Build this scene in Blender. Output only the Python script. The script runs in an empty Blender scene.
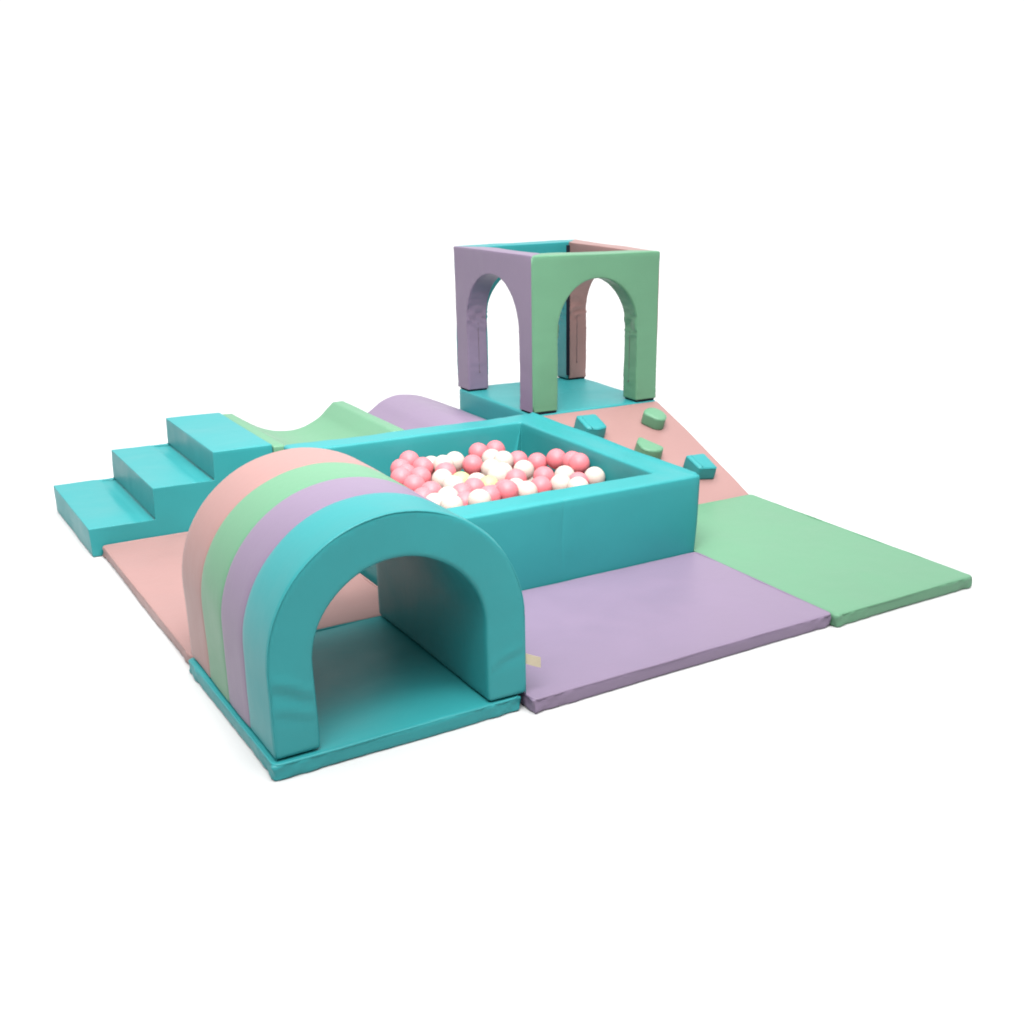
import bpy, bmesh, math, random
from mathutils import Vector, Matrix, noise

SC = bpy.context.scene
COL = SC.collection
random.seed(7)

# ------------------------------------------------------------------ materials
def vinyl(name, rgb, rough=0.42, wrinkle=0.03, tone=0.025, spec=0.30):
    """Padded leatherette: faint tone drift, fine grain, soft creases."""
    m = bpy.data.materials.new(name); m.use_nodes = True
    nt = m.node_tree; n = nt.nodes; l = nt.links
    b = n['Principled BSDF']
    tc = n.new('ShaderNodeTexCoord')
    big = n.new('ShaderNodeTexNoise'); big.inputs['Scale'].default_value = 5.5; big.inputs['Detail'].default_value = 4
    big.inputs['Distortion'].default_value = 0.6
    l.new(tc.outputs['Object'], big.inputs['Vector'])
    hsv = n.new('ShaderNodeHueSaturation'); hsv.inputs['Color'].default_value = (*rgb, 1)
    mr = n.new('ShaderNodeMapRange'); mr.inputs[1].default_value = 0.3; mr.inputs[2].default_value = 0.7
    mr.inputs[3].default_value = 1 - tone; mr.inputs[4].default_value = 1 + tone
    l.new(big.outputs['Fac'], mr.inputs[0]); l.new(mr.outputs[0], hsv.inputs['Value'])
    l.new(hsv.outputs[0], b.inputs['Base Color'])
    rr = n.new('ShaderNodeMapRange'); rr.inputs[1].default_value = 0.3; rr.inputs[2].default_value = 0.7
    rr.inputs[3].default_value = rough - 0.05; rr.inputs[4].default_value = rough + 0.07
    l.new(big.outputs['Fac'], rr.inputs[0]); l.new(rr.outputs[0], b.inputs['Roughness'])
    b.inputs['Specular IOR Level'].default_value = spec
    # creases: stretched noise
    mp = n.new('ShaderNodeMapping'); mp.inputs['Scale'].default_value = (1.0, 1.3, 0.45); mp.inputs['Rotation'].default_value = (0.3, 0.5, 0.4)
    l.new(tc.outputs['Object'], mp.inputs['Vector'])
    cr = n.new('ShaderNodeTexNoise'); cr.inputs['Scale'].default_value = 17; cr.inputs['Detail'].default_value = 3; cr.inputs['Distortion'].default_value = 1.3
    l.new(mp.outputs[0], cr.inputs['Vector'])
    b1 = n.new('ShaderNodeBump'); b1.inputs['Strength'].default_value = wrinkle; b1.inputs['Distance'].default_value = 0.02
    l.new(cr.outputs['Fac'], b1.inputs['Height'])
    l.new(b1.outputs[0], b.inputs['Normal'])
    return m

def plain(name, rgb, rough=0.6, spec=0.3, sss=0.0, tone=0.0):
    m = bpy.data.materials.new(name); m.use_nodes = True
    nt = m.node_tree; n = nt.nodes; l = nt.links
    b = n['Principled BSDF']
    tc = n.new('ShaderNodeTexCoord'); nz = n.new('ShaderNodeTexNoise'); nz.inputs['Scale'].default_value = 14
    l.new(tc.outputs['Object'], nz.inputs['Vector'])
    hsv = n.new('ShaderNodeHueSaturation'); hsv.inputs['Color'].default_value = (*rgb, 1)
    mr = n.new('ShaderNodeMapRange'); mr.inputs[3].default_value = 1 - tone; mr.inputs[4].default_value = 1 + tone
    l.new(nz.outputs['Fac'], mr.inputs[0]); l.new(mr.outputs[0], hsv.inputs['Value'])
    l.new(hsv.outputs[0], b.inputs['Base Color'])
    b.inputs['Roughness'].default_value = rough
    b.inputs['Specular IOR Level'].default_value = spec
    if sss:
        b.inputs['Subsurface Weight'].default_value = sss
        b.inputs['Subsurface Radius'].default_value = (0.02, 0.012, 0.01)
        b.inputs['Subsurface Scale'].default_value = 0.6
    return m

TEAL = vinyl('teal_vinyl', (0.024, 0.230, 0.242))
PINK = vinyl('pink_vinyl', (0.280, 0.160, 0.150))
PURP = vinyl('lilac_vinyl', (0.187, 0.142, 0.212))
GREEN = vinyl('mint_vinyl', (0.102, 0.238, 0.143))
BLACK = plain('black_velcro', (0.012, 0.014, 0.022), 0.9, 0.1)
ZIPM = plain('zip_tape', (0.115, 0.088, 0.10), 0.7, 0.2)
TAGM = plain('cream_label_cloth', (0.46, 0.40, 0.29), 0.8, 0.1, 0, 0.08)
FLOORM = plain('white_floor', (0.48, 0.48, 0.48), 0.85, 0.05)
BALLM = {'P': plain('pink_ball_plastic', (0.58, 0.158, 0.182), 0.46, 0.35, 0.12, 0.03),
         'W': plain('pearl_ball_plastic', (0.48, 0.41, 0.365), 0.46, 0.35, 0.12, 0.03),
         'C': plain('cream_ball_plastic', (0.40, 0.40, 0.20), 0.46, 0.35, 0.12, 0.03)}

# ------------------------------------------------------------------ object helpers
LOC = {}
def thing(name, label, cat, loc, group=None):
    o = bpy.data.objects.new(name, None); COL.objects.link(o)
    o.empty_display_size = 0.1
    o.location = loc; LOC[o] = Vector(loc)
    o['label'] = label; o['category'] = cat
    if group: o['group'] = group
    return o

def tag(o, label, cat, group=None, kind=None):
    if label: o['label'] = label
    if cat: o['category'] = cat
    if group: o['group'] = group
    if kind: o['kind'] = kind
    return o

def obj(name, bm, mat, parent=None, loc=None, smooth=True):
    """Links bm (world coordinates) as one mesh object."""
    base = LOC[parent] if parent else Vector(loc or (0, 0, 0))
    bmesh.ops.translate(bm, verts=bm.verts, vec=-base)
    me = bpy.data.meshes.new(name); bm.to_mesh(me); bm.free()
    me.materials.append(mat)
    if smooth:
        for p in me.polygons: p.use_smooth = True
    o = bpy.data.objects.new(name, me); COL.objects.link(o)
    if parent:
        o.parent = parent
    else:
        o.location = base
    LOC[o] = base
    return o

# ------------------------------------------------------------------ geometry helpers
def strip_prism(A, B, d0, d1, fmap, closed=False, warp=None):
    """Solid between the 2D polylines A and B, extruded from d0 to d1."""
    bm = bmesh.new()
    n = len(A)
    def V(p, d):
        if warp: p = warp(p, d)
        return bm.verts.new(fmap(p[0], p[1], d))
    a0 = [V(p, d0) for p in A]; b0 = [V(p, d0) for p in B]
    a1 = [V(p, d1) for p in A]; b1 = [V(p, d1) for p in B]
    m = n if closed else n - 1
    def F(*vs):
        vs = [v for i, v in enumerate(vs) if v not in vs[:i]]
        if len(vs) > 2:
            try: bm.faces.new(vs)
            except ValueError: pass
    for i in range(m):
        j = (i + 1) % n
        F(a0[i], a0[j], b0[j], b0[i]); F(a1[i], b1[i], b1[j], a1[j])
        F(a0[i], a1[i], a1[j], a0[j]); F(b0[i], b0[j], b1[j], b1[i])
    if not closed:
        F(a0[0], b0[0], b1[0], a1[0]); F(a0[-1], a1[-1], b1[-1], b0[-1])
    bmesh.ops.remove_doubles(bm, verts=bm.verts, dist=1e-5)
    bmesh.ops.dissolve_degenerate(bm, edges=bm.edges, dist=1e-5)
    bmesh.ops.recalc_face_normals(bm, faces=bm.faces)
    return bm

def soften(bm, r, seg=3, ang=35):
    es = [e for e in bm.edges if len(e.link_faces) == 2 and e.calc_face_angle(0) > math.radians(ang)]
    bmesh.ops.bevel(bm, geom=es, offset=r, segments=seg, profile=0.5, affect='EDGES', clamp_overlap=True)
    bmesh.ops.remove_doubles(bm, verts=bm.verts, dist=2e-5)
    return bm

def slice_caps(bm, axis, g, gd, extra=()):
    """Grid the flat cap faces (normal along axis) both ways; cut everything else only across the depth."""
    lo = [min(v.co[k] for v in bm.verts) for k in range(3)]
    hi = [max(v.co[k] for v in bm.verts) for k in range(3)]
    def cut(faces, k, c):
        es = {e for f in faces for e in f.edges}; vs = {v for f in faces for v in f.verts}
        nrm = [0, 0, 0]; nrm[k] = 1; co = [0, 0, 0]; co[k] = c
        bmesh.ops.bisect_plane(bm, geom=list(vs) + list(es) + list(faces), dist=2e-5, plane_co=co, plane_no=nrm)
    n = max(1, int(round((hi[axis] - lo[axis]) / gd)))
    ds = [lo[axis] + (hi[axis] - lo[axis]) * (i + 0.003) / n for i in range(1, n)] + list(extra)
    for c in ds: cut(list(bm.faces), axis, c)
    for k in range(3):
        if k == axis: continue
        n = max(1, int(round((hi[k] - lo[k]) / g)))
        for i in range(1, n):
            bm.normal_update()
            cut([f for f in bm.faces if abs(f.normal[axis]) > 0.985], k, lo[k] + (hi[k] - lo[k]) * (i + 0.0031) / n)
    return bm

def slice_grid(bm, g, extra=()):
    lo = [min(v.co[k] for v in bm.verts) for k in range(3)]
    hi = [max(v.co[k] for v in bm.verts) for k in range(3)]
    planes = []
    for k in range(3):
        n = max(1, int(round((hi[k] - lo[k]) / g)))
        planes += [(k, lo[k] + (hi[k] - lo[k]) * (i + 0.003) / n) for i in range(1, n)]
    planes += list(extra)
    for k, c in planes:
        nrm = [0, 0, 0]; nrm[k] = 1; co = [0, 0, 0]; co[k] = c
        bmesh.ops.bisect_plane(bm, geom=list(bm.verts) + list(bm.edges) + list(bm.faces), dist=2e-5, plane_co=co, plane_no=nrm)
    return bm

def rumple(bm, a1=0.0022, a2=0.0007, seed=0.0, hook=None):
    bm.normal_update()
    s = Vector((seed * 3.7, seed * 1.3, seed * 7.1))
    mv = []
    for v in bm.verts:
        p = v.co
        d = a1 * noise.noise(p * 4.2 + s) + a2 * noise.noise(p * 15 + s)
        if hook: d += hook(p, v.normal)
        mv.append(v.normal * d)
    for v, d in zip(bm.verts, mv): v.co += d
    bm.normal_update()
    return bm

XZ = lambda u, w, d: (u, d, w)          # profile in x-z, depth along y
XY = lambda u, w, d: (u, w, d)          # plan profile, extruded upwards

def pad(x0, x1, y0, y1, z0, z1, r=0.009, g=0.03, seed=0, a1=0.002, a2=0.0006, hook=None, extra=()):
    bm = strip_prism([(x0, z1), (x1, z1)], [(x0, z0), (x1, z0)], y0, y1, XZ)
    soften(bm, r); slice_grid(bm, g, extra); rumple(bm, a1, a2, seed, hook)
    return bm

def tube(path, r, closed=False, n=6):
    bm = bmesh.new(); rings = []
    P = [Vector(p) for p in path]; m = len(P)
    for i, p in enumerate(P):
        t = (P[(i + 1) % m] - P[i - 1]) if closed or 0 < i < m - 1 else (P[min(i + 1, m - 1)] - P[max(i - 1, 0)])
        t.normalize()
        a = t.cross(Vector((0, 0, 1)))
        if a.length < 0.05: a = t.cross(Vector((0, 1, 0)))
        a.normalize(); b = t.cross(a)
        rings.append([bm.verts.new(p + (a * math.cos(q) + b * math.sin(q)) * r) for q in [2 * math.pi * k / n for k in range(n)]])
    for i in range(m if closed else m - 1):
        R, S = rings[i], rings[(i + 1) % m]
        for k in range(n): bm.faces.new((R[k], R[(k + 1) % n], S[(k + 1) % n], S[k]))
    if not closed:
        bm.faces.new(rings[0][::-1]); bm.faces.new(rings[-1])
    bmesh.ops.recalc_face_normals(bm, faces=bm.faces)
    return bm

def piping_rect(x0, x1, y0, y1, z, r=0.0016, c=0.012):
    pts = []
    for (cx, cy, a0) in ((x1 - c, y1 - c, 0), (x0 + c, y1 - c, 90), (x0 + c, y0 + c, 180), (x1 - c, y0 + c, 270)):
        for k in range(5):
            a = math.radians(a0 + 22.5 * k); pts.append((cx + c * math.cos(a), cy + c * math.sin(a)))
    out = []
    for i, p in enumerate(pts):
        q = pts[(i + 1) % len(pts)]; L = math.hypot(q[0] - p[0], q[1] - p[1]); k = max(1, int(L / 0.03))
        for j in range(k):
            t = j / k; x = p[0] + (q[0] - p[0]) * t; y = p[1] + (q[1] - p[1]) * t
            out.append((x, y, z + 0.0012 * noise.noise(Vector((x * 9, y * 9, z)))))
    return tube(out, r, closed=True)

def lerp(a, b, t): return a + (b - a) * t

def smooth_profile(pts, n=8):
    """Catmull-Rom through the points."""
    out = []
    for i in range(len(pts) - 1):
        p0 = pts[max(i - 1, 0)]; p1 = pts[i]; p2 = pts[i + 1]; p3 = pts[min(i + 2, len(pts) - 1)]
        for k in range(n):
            t = k / n
            out.append(tuple(0.5 * (2 * b + (c - a) * t + (2 * a - 5 * b + 4 * c - d) * t * t + (3 * b - a - 3 * c + d) * t ** 3)
                             for a, b, c, d in zip(p0, p1, p2, p3)))
    out.append(pts[-1]); return out

# ------------------------------------------------------------------ setting
bm = bmesh.new(); bmesh.ops.create_circle(bm, cap_ends=True, radius=60, segments=96)
o = obj('floor', bm, FLOORM, loc=(0, 0, -0.001), smooth=False); o.location.z = -0.0008
tag(o, 'plain white seamless floor under the soft play set', None, kind='structure')

# ------------------------------------------------------------------ mats
def corner_folds(x0, x1, y0, y1, z1, amp=0.0022, seed=0):
    """Diagonal pull creases in the mat sides near its corners."""
    def h(p, n):
        if abs(n.z) > 0.6: return 0
        if abs(n.y) > abs(n.x): e = min(p.x - x0, x1 - p.x); s = p.x
        else: e = min(p.y - y0, y1 - p.y); s = p.y
        w = math.exp(-(e / 0.09) ** 2) + 0.12
        return amp * w * (math.sin((s - p.z * 1.5) * 118 + seed) + 0.5 * math.sin((s + p.z * 0.8) * 71 + 2 * seed))
    return h

def mat(name, label, m, x0, x1, y0, y1, h, seed, amp=0.0026):
    o = obj(name, pad(x0, x1, y0, y1, 0.001, h, 0.006, 0.014, seed, 0.0028, 0.0009, corner_folds(x0, x1, y0, y1, h, amp, seed)), m,
            loc=((x0 + x1) / 2, (y0 + y1) / 2, 0))
    tag(o, label, 'mat', 'foam floor mats of the play set')
    obj('piping', piping_rect(x0 + 0.0025, x1 - 0.0025, y0 + 0.0025, y1 - 0.0025, h - 0.0024, 0.0036), m, o)
    return o
mat('floor_mat', 'flat lilac foam mat in front of the ball pit, right of the tunnel', PURP, 0.0640, 0.9996, -0.5940, -0.0040, 0.0372, 1)
mat('floor_mat', 'flat mint green foam mat at the foot of the pink climbing ramp', GREEN, 1.0004, 1.5620, -0.6100, 0.3800, 0.0372, 2)
mat('floor_mat', 'flat pink foam mat between the tunnel and the teal steps', PINK, -0.5080, 0.0570, 0.0480, 1.0110, 0.0358, 3)
mat('floor_mat', 'square teal foam mat underneath the striped tunnel', TEAL, -0.5170, 0.0480, -0.5620, 0.0430, 0.0368, 4, 0.0024)

# ------------------------------------------------------------------ arched tunnel
TX0, TX1, TY0, TY1, TZ = -0.5085, 0.0655, -0.5500, 0.0450, 0.0410
tun = thing('arch_tunnel', 'arched soft play tunnel with pink, mint, lilac and teal stripes over its back', 'tunnel', ((TX0 + TX1) / 2, (TY0 + TY1) / 2, TZ))
cx = (TX0 + TX1) / 2; Ro = (TX1 - TX0) / 2; Ri = Ro - 0.0945; zs = 0.226
outer, inner = [], []
for k in range(8):
    z = lerp(TZ, zs, k / 8); outer.append((cx - Ro, z)); inner.append((cx - Ri, z))
for k in range(41):
    a = math.pi * (1 - k / 40)
    outer.append((cx + Ro * math.cos(a), zs + (Ro + 0.002) * math.sin(a))); inner.append((cx + Ri * math.cos(a), zs + (Ri - 0.002) * math.sin(a)))
for k in range(1, 9):
    z = lerp(zs, TZ, k / 8); outer.append((cx + Ro, z)); inner.append((cx + Ri, z))
bm = strip_prism(outer, inner, TY0, TY1, XZ)
for v in bm.verts:                                      # stands a touch askew on its mat
    v.co.y -= 0.011 * max(0, (v.co.x - cx) / Ro) * (TY1 - v.co.y) / (TY1 - TY0)
soften(bm, 0.008, 3, 40)
cuts = [(1, y) for y in (-0.396, -0.2565, -0.112)]
slice_caps(bm, 1, 0.012, 0.024, [y + d for _, y in cuts for d in (-0.004, 0, 0.004)])
FOLDS = [(TX0, 0.212, -0.42, 0.0042, 0.013), (TX0, 0.150, -0.25, 0.0022, 0.011), (TX1 - 0.09, 0.125, 0.50, 0.0016, 0.010)]
def tun_hook(p, n):
    d = 0.0
    for _, y in cuts:                                   # stripe seams pull in a little
        if (math.hypot(p.x - cx, p.z - zs) if p.z > zs else abs(p.x - cx)) > (Ro + Ri) / 2: d -= 0.0016 * math.exp(-((p.y - y) / 0.004) ** 2)
    if n.y < -0.6:                                      # sag creases low on the front of each leg
        for (xa, za, sl, am, wd) in FOLDS:
            if (p.x < cx) == (xa < cx):
                q = p.z - (za + sl * (p.x - xa) + 0.004 * math.sin((p.x - xa) * 60))
                e = math.exp(-((p.x - xa - 0.045) / 0.05) ** 2)
                d += am * e * (math.exp(-(q / wd) ** 2) - 0.8 * math.exp(-((q + 1.9 * wd) / wd) ** 2))
    return d
rumple(bm, 0.003, 0.0008, 11, tun_hook)
def is_outer(f):
    c = f.calc_center_median(); n = f.normal
    if abs(n.y) > 0.75: return False
    if c.z > zs:
        return math.hypot(c.x - cx, c.z - zs) > (Ro + Ri) / 2
    return abs(c.x - cx) > (Ro + Ri) / 2 and n.z > -0.5
def take(src, test):
    b = src.copy(); bmesh.ops.delete(b, geom=[f for f in b.faces if not test(f)], context='FACES')
    return b
bm.normal_update()
bands = [(-9, cuts[0][1], TEAL, 'teal stripe at the front of the tunnel'), (cuts[0][1], cuts[1][1], PURP, 'lilac stripe'),
         (cuts[1][1], cuts[2][1], GREEN, 'mint green stripe'), (cuts[2][1], 9, PINK, 'pink stripe at the back of the tunnel')]
stripe_bms = [(take(bm, lambda f, a=a, b=b: is_outer(f) and a < f.calc_center_median().y <= b), m, lab) for a, b, m, lab in bands]
body = take(bm, lambda f: not is_outer(f)); bm.free()
ob_body = obj('foam_body', body, TEAL, tun)
for b, m, lab in stripe_bms:
    s = obj('stripe_panel', b, m, tun); s['label'] = lab
# welt along the front outer edge
pth = [(x, TY0 + 0.002 - 0.011 * max(0, (x - cx) / Ro), z) for x, z in
       [(cx + (px - cx) * (1 - 0.0025 / Ro), pz if pz < zs else zs + (pz - zs) * (1 - 0.0025 / Ro)) for px, pz in outer]]
obj('piping', tube(pth, 0.0016), TEAL, tun)
bm = bmesh.new()
N = 8
for k in range(N + 1):
    t = k / N; x = TX1 - 0.004 + 0.042 * t; y = TY0 - 0.005 - 0.006 * math.sin(t * 2.2); zc = 0.1265 - 0.020 * t
    for dy in (0, 0.0012):
        for dz in (-0.0130, 0.0130): bm.verts.new((x, y + dy, zc + dz))
bm.verts.ensure_lookup_table()
for k in range(N):
    i = 4 * k; j = i + 4; v = bm.verts
    for q in ((0, 1, 1, 0), (3, 2, 2, 3), (1, 3, 3, 1), (2, 0, 0, 2)):
        bm.faces.new((v[i + q[0]], v[i + q[1]], v[j + q[2]], v[j + q[3]]))
bm.faces.new([bm.verts[i] for i in (0, 2, 3, 1)]); bm.faces.new([bm.verts[4 * N + i] for i in (0, 1, 3, 2)])
bmesh.ops.recalc_face_normals(bm, faces=bm.faces)
obj('care_tag', bm, TAGM, tun, smooth=False)

# ------------------------------------------------------------------ ball pit
PX0, PX1, PY0, PY1, PH, PW = 0.0690, 1.0000, 0.0030, 0.9890, 0.2805, 0.0990
pit = thing('ball_pit', 'square teal foam ball pit with thick padded walls', 'ball pit', ((PX0 + PX1) / 2, (PY0 + PY1) / 2, 0))
def ring(x0, x1, y0, y1, c):
    pts = []
    for (ax, ay, a0) in ((x1 - c, y1 - c, 0), (x0 + c, y1 - c, 90), (x0 + c, y0 + c, 180), (x1 - c, y0 + c, 270)):
        for k in range(5):
            a = math.radians(a0 + 22.5 * k); pts.append((ax + c * math.cos(a), ay + c * math.sin(a)))
    return pts
bm = strip_prism(ring(PX0, PX1, PY0, PY1, 0.012), ring(PX0 + PW, PX1 - PW, PY0 + PW, PY1 - PW, 0.004), 0.001, PH, XY, closed=True)
soften(bm, 0.009, 3, 40)
def pit_hook(p, n):
    d = 0.0
    if n.y < -0.6 and p.y < 0.05:
        d -= 0.0014 * math.exp(-((p.x - 0.515 - 0.004 * math.sin(p.z * 30)) / 0.004) ** 2) * min(1, max(0, (p.z - 0.07) / 0.05))
        d += 0.004 * math.sin(math.pi * p.z / PH) + 0.003 * (p.z / PH) ** 2        # foam bulge
    if n.x > 0.5 and p.x > 0.95: d += 0.008 * (p.z / PH) ** 2
    if n.z > 0.6:
        d += 0.0009 * math.sin(p.x * 60 + 2 * math.sin(p.y * 9)) * 0.6
    return d
slice_grid(bm, 0.03, [(0, 0.515 + d) for d in (-0.008, -0.004, 0, 0.004, 0.008)])
rumple(bm, 0.0034, 0.0008, 21, pit_hook)
wall = obj('padded_wall', bm, TEAL, pit)
# folded cover in the back inner corner
bm = bmesh.new()
ix, iy = PX1 - PW, PY1 - PW
vs = [bm.verts.new(v) for v in ((ix - 0.002, iy - 0.002, PH - 0.010), (ix - 0.072, iy + 0.002, 0.05), (ix - 0.060, iy - 0.030, 0.05), (ix - 0.010, iy - 0.006, 0.05), (ix + 0.003, iy + 0.004, 0.05))]
bm.faces.new((vs[0], vs[1], vs[2])); bm.faces.new((vs[0], vs[2], vs[3])); bm.faces.new((vs[0], vs[3], vs[4])); bm.faces.new((vs[0], vs[4], vs[1])); bm.faces.new((vs[1], vs[4], vs[3], vs[2]))
bmesh.ops.recalc_face_normals(bm, faces=bm.faces)
obj('corner_fold', bm, TEAL, wall, smooth=False)
obj('base_pad', pad(PX0 + PW + 0.003, PX1 - PW - 0.003, PY0 + PW + 0.003, PY1 - PW - 0.003, 0.002, 0.036, 0.006, 0.06, 23), TEAL, pit)

# ------------------------------------------------------------------ balls
BALLS = "P447,855,206;P393,804,197;P454,766,203;P400,671,200;P381,737,197;P355,502,200;W506,811,190;W583,789,200;W519,746,206;P494,681,200;W446,607,201;P615,722,200;P706,851,201;P775,855,200;W709,761,198;W654,665,192;W716,692,206;W614,549,202;W538,547,190;C512,608,183;P483,465,202;P426,436,200;W366,411,203;W329,314,209;W442,523,200;C544,483,195;P463,330,213;P563,414,197;P781,707,194;W725,573,200;P653,499,198;W620,442,185;P527,334,220;P818,641,197;P867,597,214;P740,471,200;P667,368,203;W803,444,200;W734,358,203;P873,507,225;P863,450,233;P801,360,199;W758,294,205;W866,364,206;W660,598,195;W602,347,202;P505,386,195;P343,597,200;P305,455,200;P333,670,207;W307,378,201;P393,351,200;W408,289,220;W866,579,75;P666,680,75;P804,134,75;W470,731,75;W740,855,75;W527,134,75;W215,849,75;P866,717,75;W326,157,75;W236,713,75;P528,855,75;P294,276,75;W536,609,75;W677,397,75;P740,230,75;W543,728,75;P579,668,75;P398,612,75;W546,245,118;W492,797,75;W866,372,75;W631,794,75;W607,141,75;P305,707,75;W576,552,75;C562,193,75;W401,733,75;W265,650,75;W562,794,75;P743,576,75;P616,237,75;W804,341,75;W544,429,75;P492,307,125;P455,855,75;W676,203,75;P681,747,75;P204,619,75;P744,717,75;P866,303,75;P504,670,75;W866,855,75;P204,549,75;P650,505,128;C504,353,75;P676,134,75;P617,307,75;P734,437,75;W684,613,75;C435,671,75;P225,251,75;P740,161,75;W744,648,75;W476,416,75;W395,358,75;W803,826,75;W212,183,75;W801,756,75;P866,233,75;P371,293,75;P263,338,75;P598,855,75;C615,609,75;C739,786,75;W804,272,75;P740,369,75;P804,203,75;W218,780,75;W441,306,75;W492,259,75;W317,499,75;W368,855,75;W539,496,93;C805,546,75;P866,648,75;P866,510,75;P270,423,75;W573,364,75;P345,229,75;P445,134,75;W496,547,75;C279,208,75;P866,164,75;P805,615,75;C797,410,75;W358,555,75;W658,549,75;P425,239,75;W612,421,75;P338,433,75;C204,374,75;W326,365,75;W412,801,75;P789,479,75;W671,466,75;P671,851,75;P279,819,75;W366,673,75;W606,489,75;W407,426,75;W632,362,113;W863,786,75;C427,548,75;P740,299,75;P724,510,75;P615,727,75;C677,272,75;W248,496,75;P392,178,75;W859,441,75;P805,685,75;P329,772,75;P386,492,75;W486,190,75;P326,617,75;C548,299,75;P261,134,75;P459,487,75;P467,610,75;C204,443,75"
BR = 0.0348
meshes = {}
info = {'P': ('shiny pink plastic ball in the teal ball pit', 'pink balls in the ball pit'),
        'W': ('pearly white plastic ball in the teal ball pit', 'white balls in the ball pit'),
        'C': ('pale yellow green plastic ball among pink and white ones in the teal pit', 'pale yellow green balls in the ball pit')}
for it in BALLS.split(';'):
    c = it[0]; x, y, z = [float(v) / 1000 for v in it[1:].split(',')]
    if c not in meshes:
        bm = bmesh.new(); bmesh.ops.create_icosphere(bm, subdivisions=4, radius=BR)
        for v in bm.verts:                                # moulding seam round the middle
            v.co *= 1 + 0.012 * math.exp(-(v.co.z / 0.0016) ** 2)
        me = bpy.data.meshes.new('play_ball'); bm.to_mesh(me); bm.free()
        me.materials.append(BALLM[c])
        for p in me.polygons: p.use_smooth = True
        meshes[c] = me
    o = bpy.data.objects.new('play_ball', meshes[c]); COL.objects.link(o)
    o.location = (x, y, z); o.rotation_euler = (random.uniform(0, 6), random.uniform(0, 6), random.uniform(0, 6))
    tag(o, info[c][0], 'ball', info[c][1])

# ------------------------------------------------------------------ steps
S = dict(x0=-0.5380, x1=-0.3400, x2=-0.1465, x3=0.0420, y0=1.0150, y1=1.5740, z1=0.0925, z2=0.1915, z3=0.2805)
top = [(S['x0'], S['z1']), (lerp(S['x0'], S['x1'], .5), S['z1']), (S['x1'] - 0.004, S['z1']), (S['x1'], S['z2']), (lerp(S['x1'], S['x2'], .5), S['z2']),
       (S['x2'] - 0.004, S['z2']), (S['x2'], S['z3']), (lerp(S['x2'], S['x3'], .5), S['z3']), (S['x3'], S['z3'])]
bm = strip_prism(top, [(p[0], 0.001) for p in top], S['y0'], S['y1'], XZ)
soften(bm, 0.011, 4, 40); slice_grid(bm, 0.014)
def step_hook(p, n):
    d = 0.0
    if n.z > 0.6:
        for xr, zt in ((S['x1'], S['z1']), (S['x2'], S['z2'])):   # cover pulled into the foot of each riser
            t = xr - p.x
            if abs(p.z - zt) < 0.03 and -0.01 < t < 0.075: 
                k = min(1, max(0, (0.062 - t + 0.006 * noise.noise(Vector((p.y * 7, xr * 9, 0)))) / 0.022))
                d -= 0.0085 * k * k * (3 - 2 * k) + 0.003 * min(1, max(0, (0.02 - t) / 0.02))
    return d
rumple(bm, 0.0034, 0.0010, 31, step_hook)
o = obj('foam_steps', bm, TEAL, loc=((S['x0'] + S['x3']) / 2, (S['y0'] + S['y1']) / 2, 0))
tag(o, 'teal foam staircase of three padded steps at the left of the set', 'steps')

# ------------------------------------------------------------------ wave block and hump block
prof = [(0.0460, 0.2735), (0.083, 0.2715)] + smooth_profile([(0.083, 0.2715), (0.125, 0.241), (0.170, 0.212), (0.216, 0.193), (0.258, 0.185), (0.302, 0.1835), (0.353, 0.194), (0.405, 0.219), (0.437, 0.246), (0.468, 0.2725)], 4)[1:] + [(0.5110, 0.2725)]
bm = strip_prism(prof, [(x, 0.001) for x, z in prof], S['y0'] + 0.001, 1.575, XZ)
soften(bm, 0.006, 3, 50); slice_grid(bm, 0.03); rumple(bm, 0.0024, 0.0007, 41)
o = obj('wave_block', bm, GREEN, loc=(0.28, 1.295, 0))
tag(o, 'mint green foam block with a scooped out hollow top behind the ball pit', 'foam block')
prof = smooth_profile([(0.5150, 0.166), (0.56, 0.186), (0.623, 0.227), (0.667, 0.256), (0.722, 0.2735), (0.771, 0.2725), (0.832, 0.259), (0.898, 0.232), (0.954, 0.208), (1.0080, 0.184)], 4)
bm = strip_prism(prof, [(x, 0.001) for x, z in prof], 0.9960, 1.575, XZ)
soften(bm, 0.006, 3, 50); slice_grid(bm, 0.03); rumple(bm, 0.0024, 0.0007, 42)
o = obj('hump_block', bm, PURP, loc=(0.76, 1.285, 0))
tag(o, 'lilac foam block with a rounded hump between mint block and teal platform', 'foam block')

# ------------------------------------------------------------------ platform
QX0, QX1, QY0, QY1, QZ = 1.0120, 1.5830, 0.9950, 1.5860, 0.2685
bm = pad(QX0, QX1, QY0, QY1, 0.001, QZ, 0.008, 0.03, 51, 0.0024, 0.0007)
o = obj('foam_platform', bm, TEAL, loc=((QX0 + QX1) / 2, (QY0 + QY1) / 2, 0))
tag(o, 'square teal foam platform carrying the arched tower', 'platform')

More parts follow.
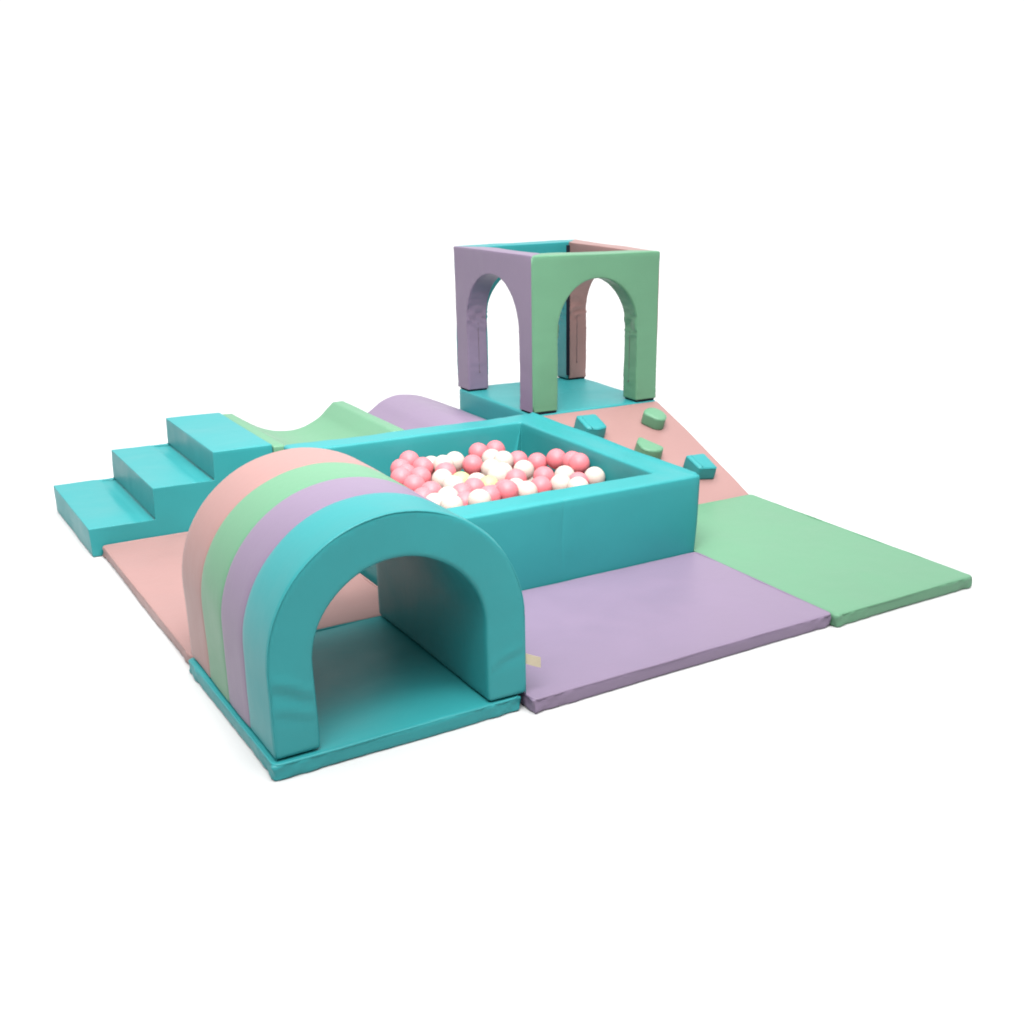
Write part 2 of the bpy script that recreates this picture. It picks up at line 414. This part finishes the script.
# ------------------------------------------------------------------ climbing ramp with holds
RT, RB, ZT, ZB = 0.9910, 0.3840, 0.2670, 0.0340
ramp = thing('climbing_ramp', 'sloping pink foam climbing ramp with four padded holds', 'ramp', (1.285, 0.69, 0))
nsl = 12
top = [(lerp(RB, RT, k / nsl), lerp(ZB, ZT, k / nsl) + 0.004 * math.sin(math.pi * k / nsl)) for k in range(nsl + 1)]
bm = strip_prism(top, [(y, 0.001) for y, z in top], 0.0, 1.0, lambda u, w, d: (lerp(1.0045, lerp(1.5610, 1.5820, (u - RB) / (RT - RB)), d), u, w))
soften(bm, 0.005, 3, 40); slice_grid(bm, 0.03); rumple(bm, 0.0026, 0.0008, 61)
obj('slope_body', bm, PINK, ramp)
RO = Vector((0, 0.9923, 0.2685)); RD = Vector((0, 0.3831 - 0.9923, 0.0367 - 0.2685)).normalized()
RN = Vector((0, -RD.z, RD.y)); RN = RN if RN.z > 0 else -RN
def on_ramp(x, s, h): return Vector((x, 0, 0)) + RO + RD * s + RN * h
def round_poly(pts, r, k=4):
    out = []; n = len(pts)
    for i in range(n):
        p0, p, p1 = Vector(pts[i - 1]), Vector(pts[i]), Vector(pts[(i + 1) % n])
        a = (p0 - p); b = (p1 - p); d = min(r, a.length * .45, b.length * .45)
        A = p + a.normalized() * d; B = p + b.normalized() * d
        for j in range(k + 1):
            t = j / k; out.append(A * (1 - t) ** 2 + p * 2 * t * (1 - t) + B * t * t)
    return out
def hold(pts, h, m, lab, r, seed, taper=0.97):
    P = round_poly(pts, r); c = sum(P, Vector((0, 0))) / len(P)
    fine = []
    for i, p in enumerate(P):
        q = P[(i + 1) % len(P)]; k = max(1, int((q - p).length / 0.008))
        fine += [p.lerp(q, j / k) for j in range(k)]
    bm = bmesh.new(); rings = []
    lev = [(0.000, 1.0)] + [(h * t, 1 + 0.02 * math.sin(math.pi * t)) for t in (.15, .3, .45, .6, .75, .85)] + [(h - 0.006, 1.0), (h - 0.003, 0.985), (h - 0.0005, 0.95), (h + 0.001, 0.88), (h + 0.0025, 0.7), (h + 0.003, 0.4), (h + 0.003, 0.15)]
    for hh, s in lev:
        s *= lerp(1, taper, min(1, hh / h))
        rings.append([bm.verts.new(on_ramp(*(c + (p - c) * s), hh + 0.0006)) for p in fine])
    n = len(fine)
    for R, Q in zip(rings, rings[1:]):
        for i in range(n): bm.faces.new((R[i], R[(i + 1) % n], Q[(i + 1) % n], Q[i]))
    bm.faces.new(rings[-1]); bm.faces.new(rings[0][::-1])
    bmesh.ops.recalc_face_normals(bm, faces=bm.faces)
    rumple(bm, 0.0025, 0.0012, seed)
    o = obj('climbing_hold', bm, m, ramp); o['label'] = lab
    welt = [on_ramp(*(c + (p - c) * taper * 0.995), h - 0.003 + 0.0008 * noise.noise(Vector((p.x * 60, p.y * 60, seed)))) for p in fine]
    obj('piping', tube(welt, 0.0013, closed=True, n=6), m, o)
    return o, c
oA, cA = hold([(1.126, 0.100), (1.212, 0.104), (1.210, 0.196), (1.165, 0.206), (1.122, 0.192)], 0.050, TEAL, 'teal block hold near the top of the ramp', 0.012, 71)
oB, cB = hold([(1.402, 0.432), (1.486, 0.437), (1.480, 0.535), (1.403, 0.521)], 0.050, TEAL, 'teal block hold low on the ramp', 0.010, 72)
hold([(1.412, 0.142), (1.424, 0.122), (1.452, 0.108), (1.482, 0.112), (1.500, 0.140), (1.498, 0.176), (1.470, 0.203), (1.440, 0.194)], 0.047, GREEN, 'mint rounded hold near the top right of the ramp', 0.014, 73, 0.99)
hold([(1.300, 0.274), (1.356, 0.362), (1.333, 0.382), (1.303, 0.382), (1.276, 0.370), (1.262, 0.350), (1.268, 0.305)], 0.047, GREEN, 'mint half round hold in the middle of the ramp', 0.012, 74)
for oh, c, w in ((oA, cA, 0.024), (oB, cB, 0.022)):        # stitched ridge across the top of each block
    pts = [on_ramp(c.x - w + 0.001 * math.sin(k), c.y + (k / 10 - 0.5) * 0.074, 0.0525) for k in range(11)]
    obj('stitched_ridge', tube(pts, 0.0022), TEAL, oh)

# ------------------------------------------------------------------ arched tower
GX0, GX1, GY0, GY1 = 1.0150, 1.5820, 0.9955, 1.5950
GZ0, GZ1, TH = QZ + 0.0065, 0.8380, 0.088
tower = thing('play_tower', 'open topped foam tower of four arched panels standing on the teal platform', 'tower', ((GX0 + GX1) / 2, (GY0 + GY1) / 2, GZ0))
def panel(label, m, O, U, I, W, seed, zip_leg, leg=0.094, leg2=0.094, sag=0.0, sag0=0.0):
    """O corner, U along the panel, I inwards; ends mitred."""
    O, U, I = Vector(O), Vector(U), Vector(I); H = GZ1 - GZ0
    a = (W - leg - leg2) / 2; mid = (leg + W - leg2) / 2; apex = 0.750 - GZ0; b = 0.190; zsp = apex - b
    A, B = [], []
    for k in range(40):
        z = zsp * k / 40; A.append((0, z)); B.append((leg, z))
    c0 = math.atan2(H - zsp, -W / 2); c1 = math.atan2(H - zsp, W / 2)
    angs = [lerp(math.pi, c0, k / 14) for k in range(14)] + [lerp(c0, c1, k / 30) for k in range(30)] + [lerp(c1, 0, k / 14) for k in range(15)]
    for t in angs:
        ct, st = math.cos(t), math.sin(t)
        s = min((W / 2) / abs(ct) if abs(ct) > 1e-6 else 9, (H - zsp) / st if st > 1e-6 else 9)
        A.append((W / 2 + s * ct, zsp + s * st))
        # the same direction on the half-ellipse
        q = 1 / math.sqrt((ct / a) ** 2 + (st / b) ** 2)
        B.append((mid + q * ct, zsp + q * st))
    for k in range(1, 41):
        z = zsp * (1 - k / 40); A.append((W, z)); B.append((W - leg2, z))
    def warp(p, d):
        u = min(max(p[0], d - 0.0008), W - d + 0.0008)
        return (u, p[1] - max(0, p[1] - zsp) / (H - zsp) * (sag * max(0, u / W) ** 1.5 + sag0 * max(0, 1 - u / W) ** 1.5))
    bm = strip_prism(A, B, 0.0, TH, lambda u, w, d: tuple(O + U * u + I * d + Vector((0, 0, GZ0 + w))), warp=warp)
    soften(bm, 0.0055, 3, 40); slice_caps(bm, 1 if abs(I.y) > 0.5 else 0, 0.022, 0.014)
    def hook(p, n):
        d = 0.0005 * noise.noise(Vector((p.x * 40, p.y * 40, p.z * 40)))
        u = (p - O).dot(U); z = p.z - GZ0; dep = (p - O).dot(I)
        nu = n.dot(U)
        if leg - 0.02 < u < W - leg2 + 0.02 and abs(n.dot(I)) < 0.5 and z < H - 0.05:      # gathered cover inside the arch
            w = math.exp(-((z - zsp - 0.01) / 0.055) ** 2)
            d += 0.0055 * w * math.sin(z * 150 + 6 * noise.noise(Vector((dep * 30, z * 20, seed))))
            d += 0.0012 * noise.noise(Vector((z * 50, dep * 40, seed)))
        if abs(n.dot(I)) > 0.6 and z < 0.10:                              # pull creases at the foot of a leg
            d += 0.0012 * (1 - z / 0.10) * math.sin((z + u) * 150)
        return d
    rumple(bm, 0.0042, 0.0010, seed, hook)
    o = obj('arch_panel', bm, m, tower); o['label'] = label
    for u0, u1 in ((0.010 + TH * 0.0, leg - 0.006), (W - leg2 + 0.006, W - 0.010)):
        left = u0 < W / 2
        A2 = [(u0 + 0.001, 0), (u1, 0)]
        def mp(u, w, d, left=left):
            uu = max(u, d + 0.004) if left else min(u, W - d - 0.004)
            return tuple(O + U * uu + I * d + Vector((0, 0, QZ + 0.0005 + w)))
        bmv = strip_prism([(u0, 0.0075), (u1, 0.0075)], [(u0, 0), (u1, 0)], 0.004, TH - 0.006, mp)
        obj('velcro_pad', bmv, BLACK, o, smooth=False)
    for zl in zip_leg:                                                    # zip down the inside of a leg
        u = leg + 0.0008 if zl == 0 else W - leg2 - 0.0008
        s = 1 if zl == 0 else -1
        pts = [O + U * (u + s * 0.0002) + I * (TH * 0.56 + 0.0015 * noise.noise(Vector((k * .4, seed, 0)))) + Vector((0, 0, GZ0 + lerp(0.07, zsp - 0.02, k / 20))) for k in range(21)]
        z_ = obj('zip', tube(pts, 0.0009), ZIPM, o)
        pb = bmesh.new(); bmesh.ops.create_uvsphere(pb, u_segments=10, v_segments=6, radius=0.0028)
        bmesh.ops.scale(pb, vec=(0.7, 0.7, 1.6), verts=pb.verts); bmesh.ops.translate(pb, vec=pts[0] + U * s * 0.002, verts=pb.verts)
        obj('zip_pull', pb, ZIPM, z_)
    return o
WX, WY = GX1 - GX0, GY1 - GY0
panel('mint arched panel above the climbing ramp', GREEN, (GX0, GY0, 0), (1, 0, 0), (0, 1, 0), WX, 81, (1,), 0.108, 0.100)
panel('lilac arched panel on the side of the hump block', PURP, (GX0, GY0, 0), (0, 1, 0), (1, 0, 0), WY, 82, (1,), 0.100, 0.094, 0.011)
tb = panel('teal arched panel at the back', TEAL, (GX0, GY1, 0), (1, 0, 0), (0, -1, 0), WX, 83, (0,), 0.094, 0.094, 0.0, 0.011)
bm = tube([(GX0 + 0.0006, GY0 + 0.0006, lerp(GZ0 + 0.008, GZ1 - 0.008, k / 24)) for k in range(25)], 0.0032)
gp = [o for o in tower.children if o.get('label', '').startswith('mint')][0]
obj('piping', bm, GREEN, gp)
pb_ = panel('pink arched panel on the outer side', PINK, (GX1, GY0, 0), (0, 1, 0), (-1, 0, 0), WY, 84, (1,))
# dark velcro flap closing the back corner
bm = bmesh.new(); bmesh.ops.create_cube(bm, size=1)
bmesh.ops.scale(bm, vec=(0.014, 0.006, GZ1 - GZ0 - 0.03), verts=bm.verts)
bmesh.ops.rotate(bm, cent=(0, 0, 0), matrix=Matrix.Rotation(math.radians(-45), 3, 'Z'), verts=bm.verts)
bmesh.ops.translate(bm, vec=(GX1 - TH - 0.004, GY1 - TH - 0.004, (GZ0 + GZ1) / 2 + 0.002), verts=bm.verts)
obj('velcro_strip', bm, BLACK, pb_, smooth=False)

# ------------------------------------------------------------------ light
w = bpy.data.worlds.new('World'); SC.world = w; w.use_nodes = True
nt = w.node_tree; bg = nt.nodes['Background']
tc = nt.nodes.new('ShaderNodeTexCoord')
dp = nt.nodes.new('ShaderNodeVectorMath'); dp.operation = 'DOT_PRODUCT'; dp.inputs[1].default_value = (0.58, 0.81, 0)
nt.links.new(tc.outputs['Generated'], dp.inputs[0])
def rng(src, a, b, lo, hi):
    m = nt.nodes.new('ShaderNodeMapRange'); m.interpolation_type = 'SMOOTHSTEP'
    for i, v in ((1, a), (2, b), (3, lo), (4, hi)): m.inputs[i].default_value = v
    nt.links.new(src, m.inputs[0]); return m
side = rng(dp.outputs['Value'], -0.20, 0.50, 0.10, 1.08)       # white backdrop behind the set, dimmer room in front
lb = nt.nodes.new('ShaderNodeVectorMath'); lb.operation = 'DOT_PRODUCT'; lb.inputs[1].default_value = Vector((-0.10, -0.24, 0.95)).normalized()
nt.links.new(tc.outputs['Generated'], lb.inputs[0])
up = rng(lb.outputs['Value'], 0.78, 0.95, 0, 8.2)               # broad ceiling softbox, a little towards the front
ad = nt.nodes.new('ShaderNodeMath'); ad.operation = 'ADD'
nt.links.new(side.outputs[0], ad.inputs[0]); nt.links.new(up.outputs[0], ad.inputs[1])
nt.links.new(ad.outputs[0], bg.inputs['Strength'])
bg.inputs['Color'].default_value = (1, 1, 1, 1)
def area(name, loc, tgt, sx_, sy_, power, col=(1, 1, 1)):
    L = bpy.data.lights.new(name, 'AREA'); L.shape = 'RECTANGLE'; L.size = sx_; L.size_y = sy_; L.energy = power; L.color = col
    o = bpy.data.objects.new(name, L); COL.objects.link(o); o.location = loc
    o.rotation_euler = (Vector(tgt) - Vector(loc)).to_track_quat('-Z', 'Y').to_euler()
    return o
area('ceiling_lamp', (-0.30, -0.90, 2.2), (0.55, 1.2, 0.3), 0.9, 0.9, 27, (1, 0.985, 0.96)).data.spread = math.radians(86)

# ------------------------------------------------------------------ camera
cam = bpy.data.cameras.new('Camera'); co = bpy.data.objects.new('Camera', cam); COL.objects.link(co); SC.camera = co
C = Vector((-1.08889798, -2.54497486, 1.19221704))
R = Vector((0.81717752, -0.57607197, 0.01902571)); U = Vector((0.19317347, 0.30482414, 0.9326126)); Fw = Vector((0.54305147, 0.75843479, -0.36037726))
co.matrix_world = Matrix(((R.x, U.x, -Fw.x, C.x), (R.y, U.y, -Fw.y, C.y), (R.z, U.z, -Fw.z, C.z), (0, 0, 0, 1)))
cam.sensor_fit = 'HORIZONTAL'; cam.sensor_width = 36; cam.lens = 1118.7858 * 1.004 * 36 / 1024
cam.shift_x = (512 - 624.5962) / 1024; cam.shift_y = (584.244 - 512) / 1024
cam.clip_start = 0.02; cam.clip_end = 300

# ------------------------------------------------------------------ render
SC.render.engine = 'CYCLES'
SC.view_settings.view_transform = 'Standard'; SC.view_settings.look = 'None'
SC.view_settings.exposure = 0; SC.view_settings.gamma = 1; SC.view_settings.use_curve_mapping = False
SC.cycles.use_denoising = True
SC.cycles.max_bounces = 10; SC.cycles.diffuse_bounces = 6
SC.cycles.filter_width = 1.9
SC.render.resolution_x = 1024; SC.render.resolution_y = 1024
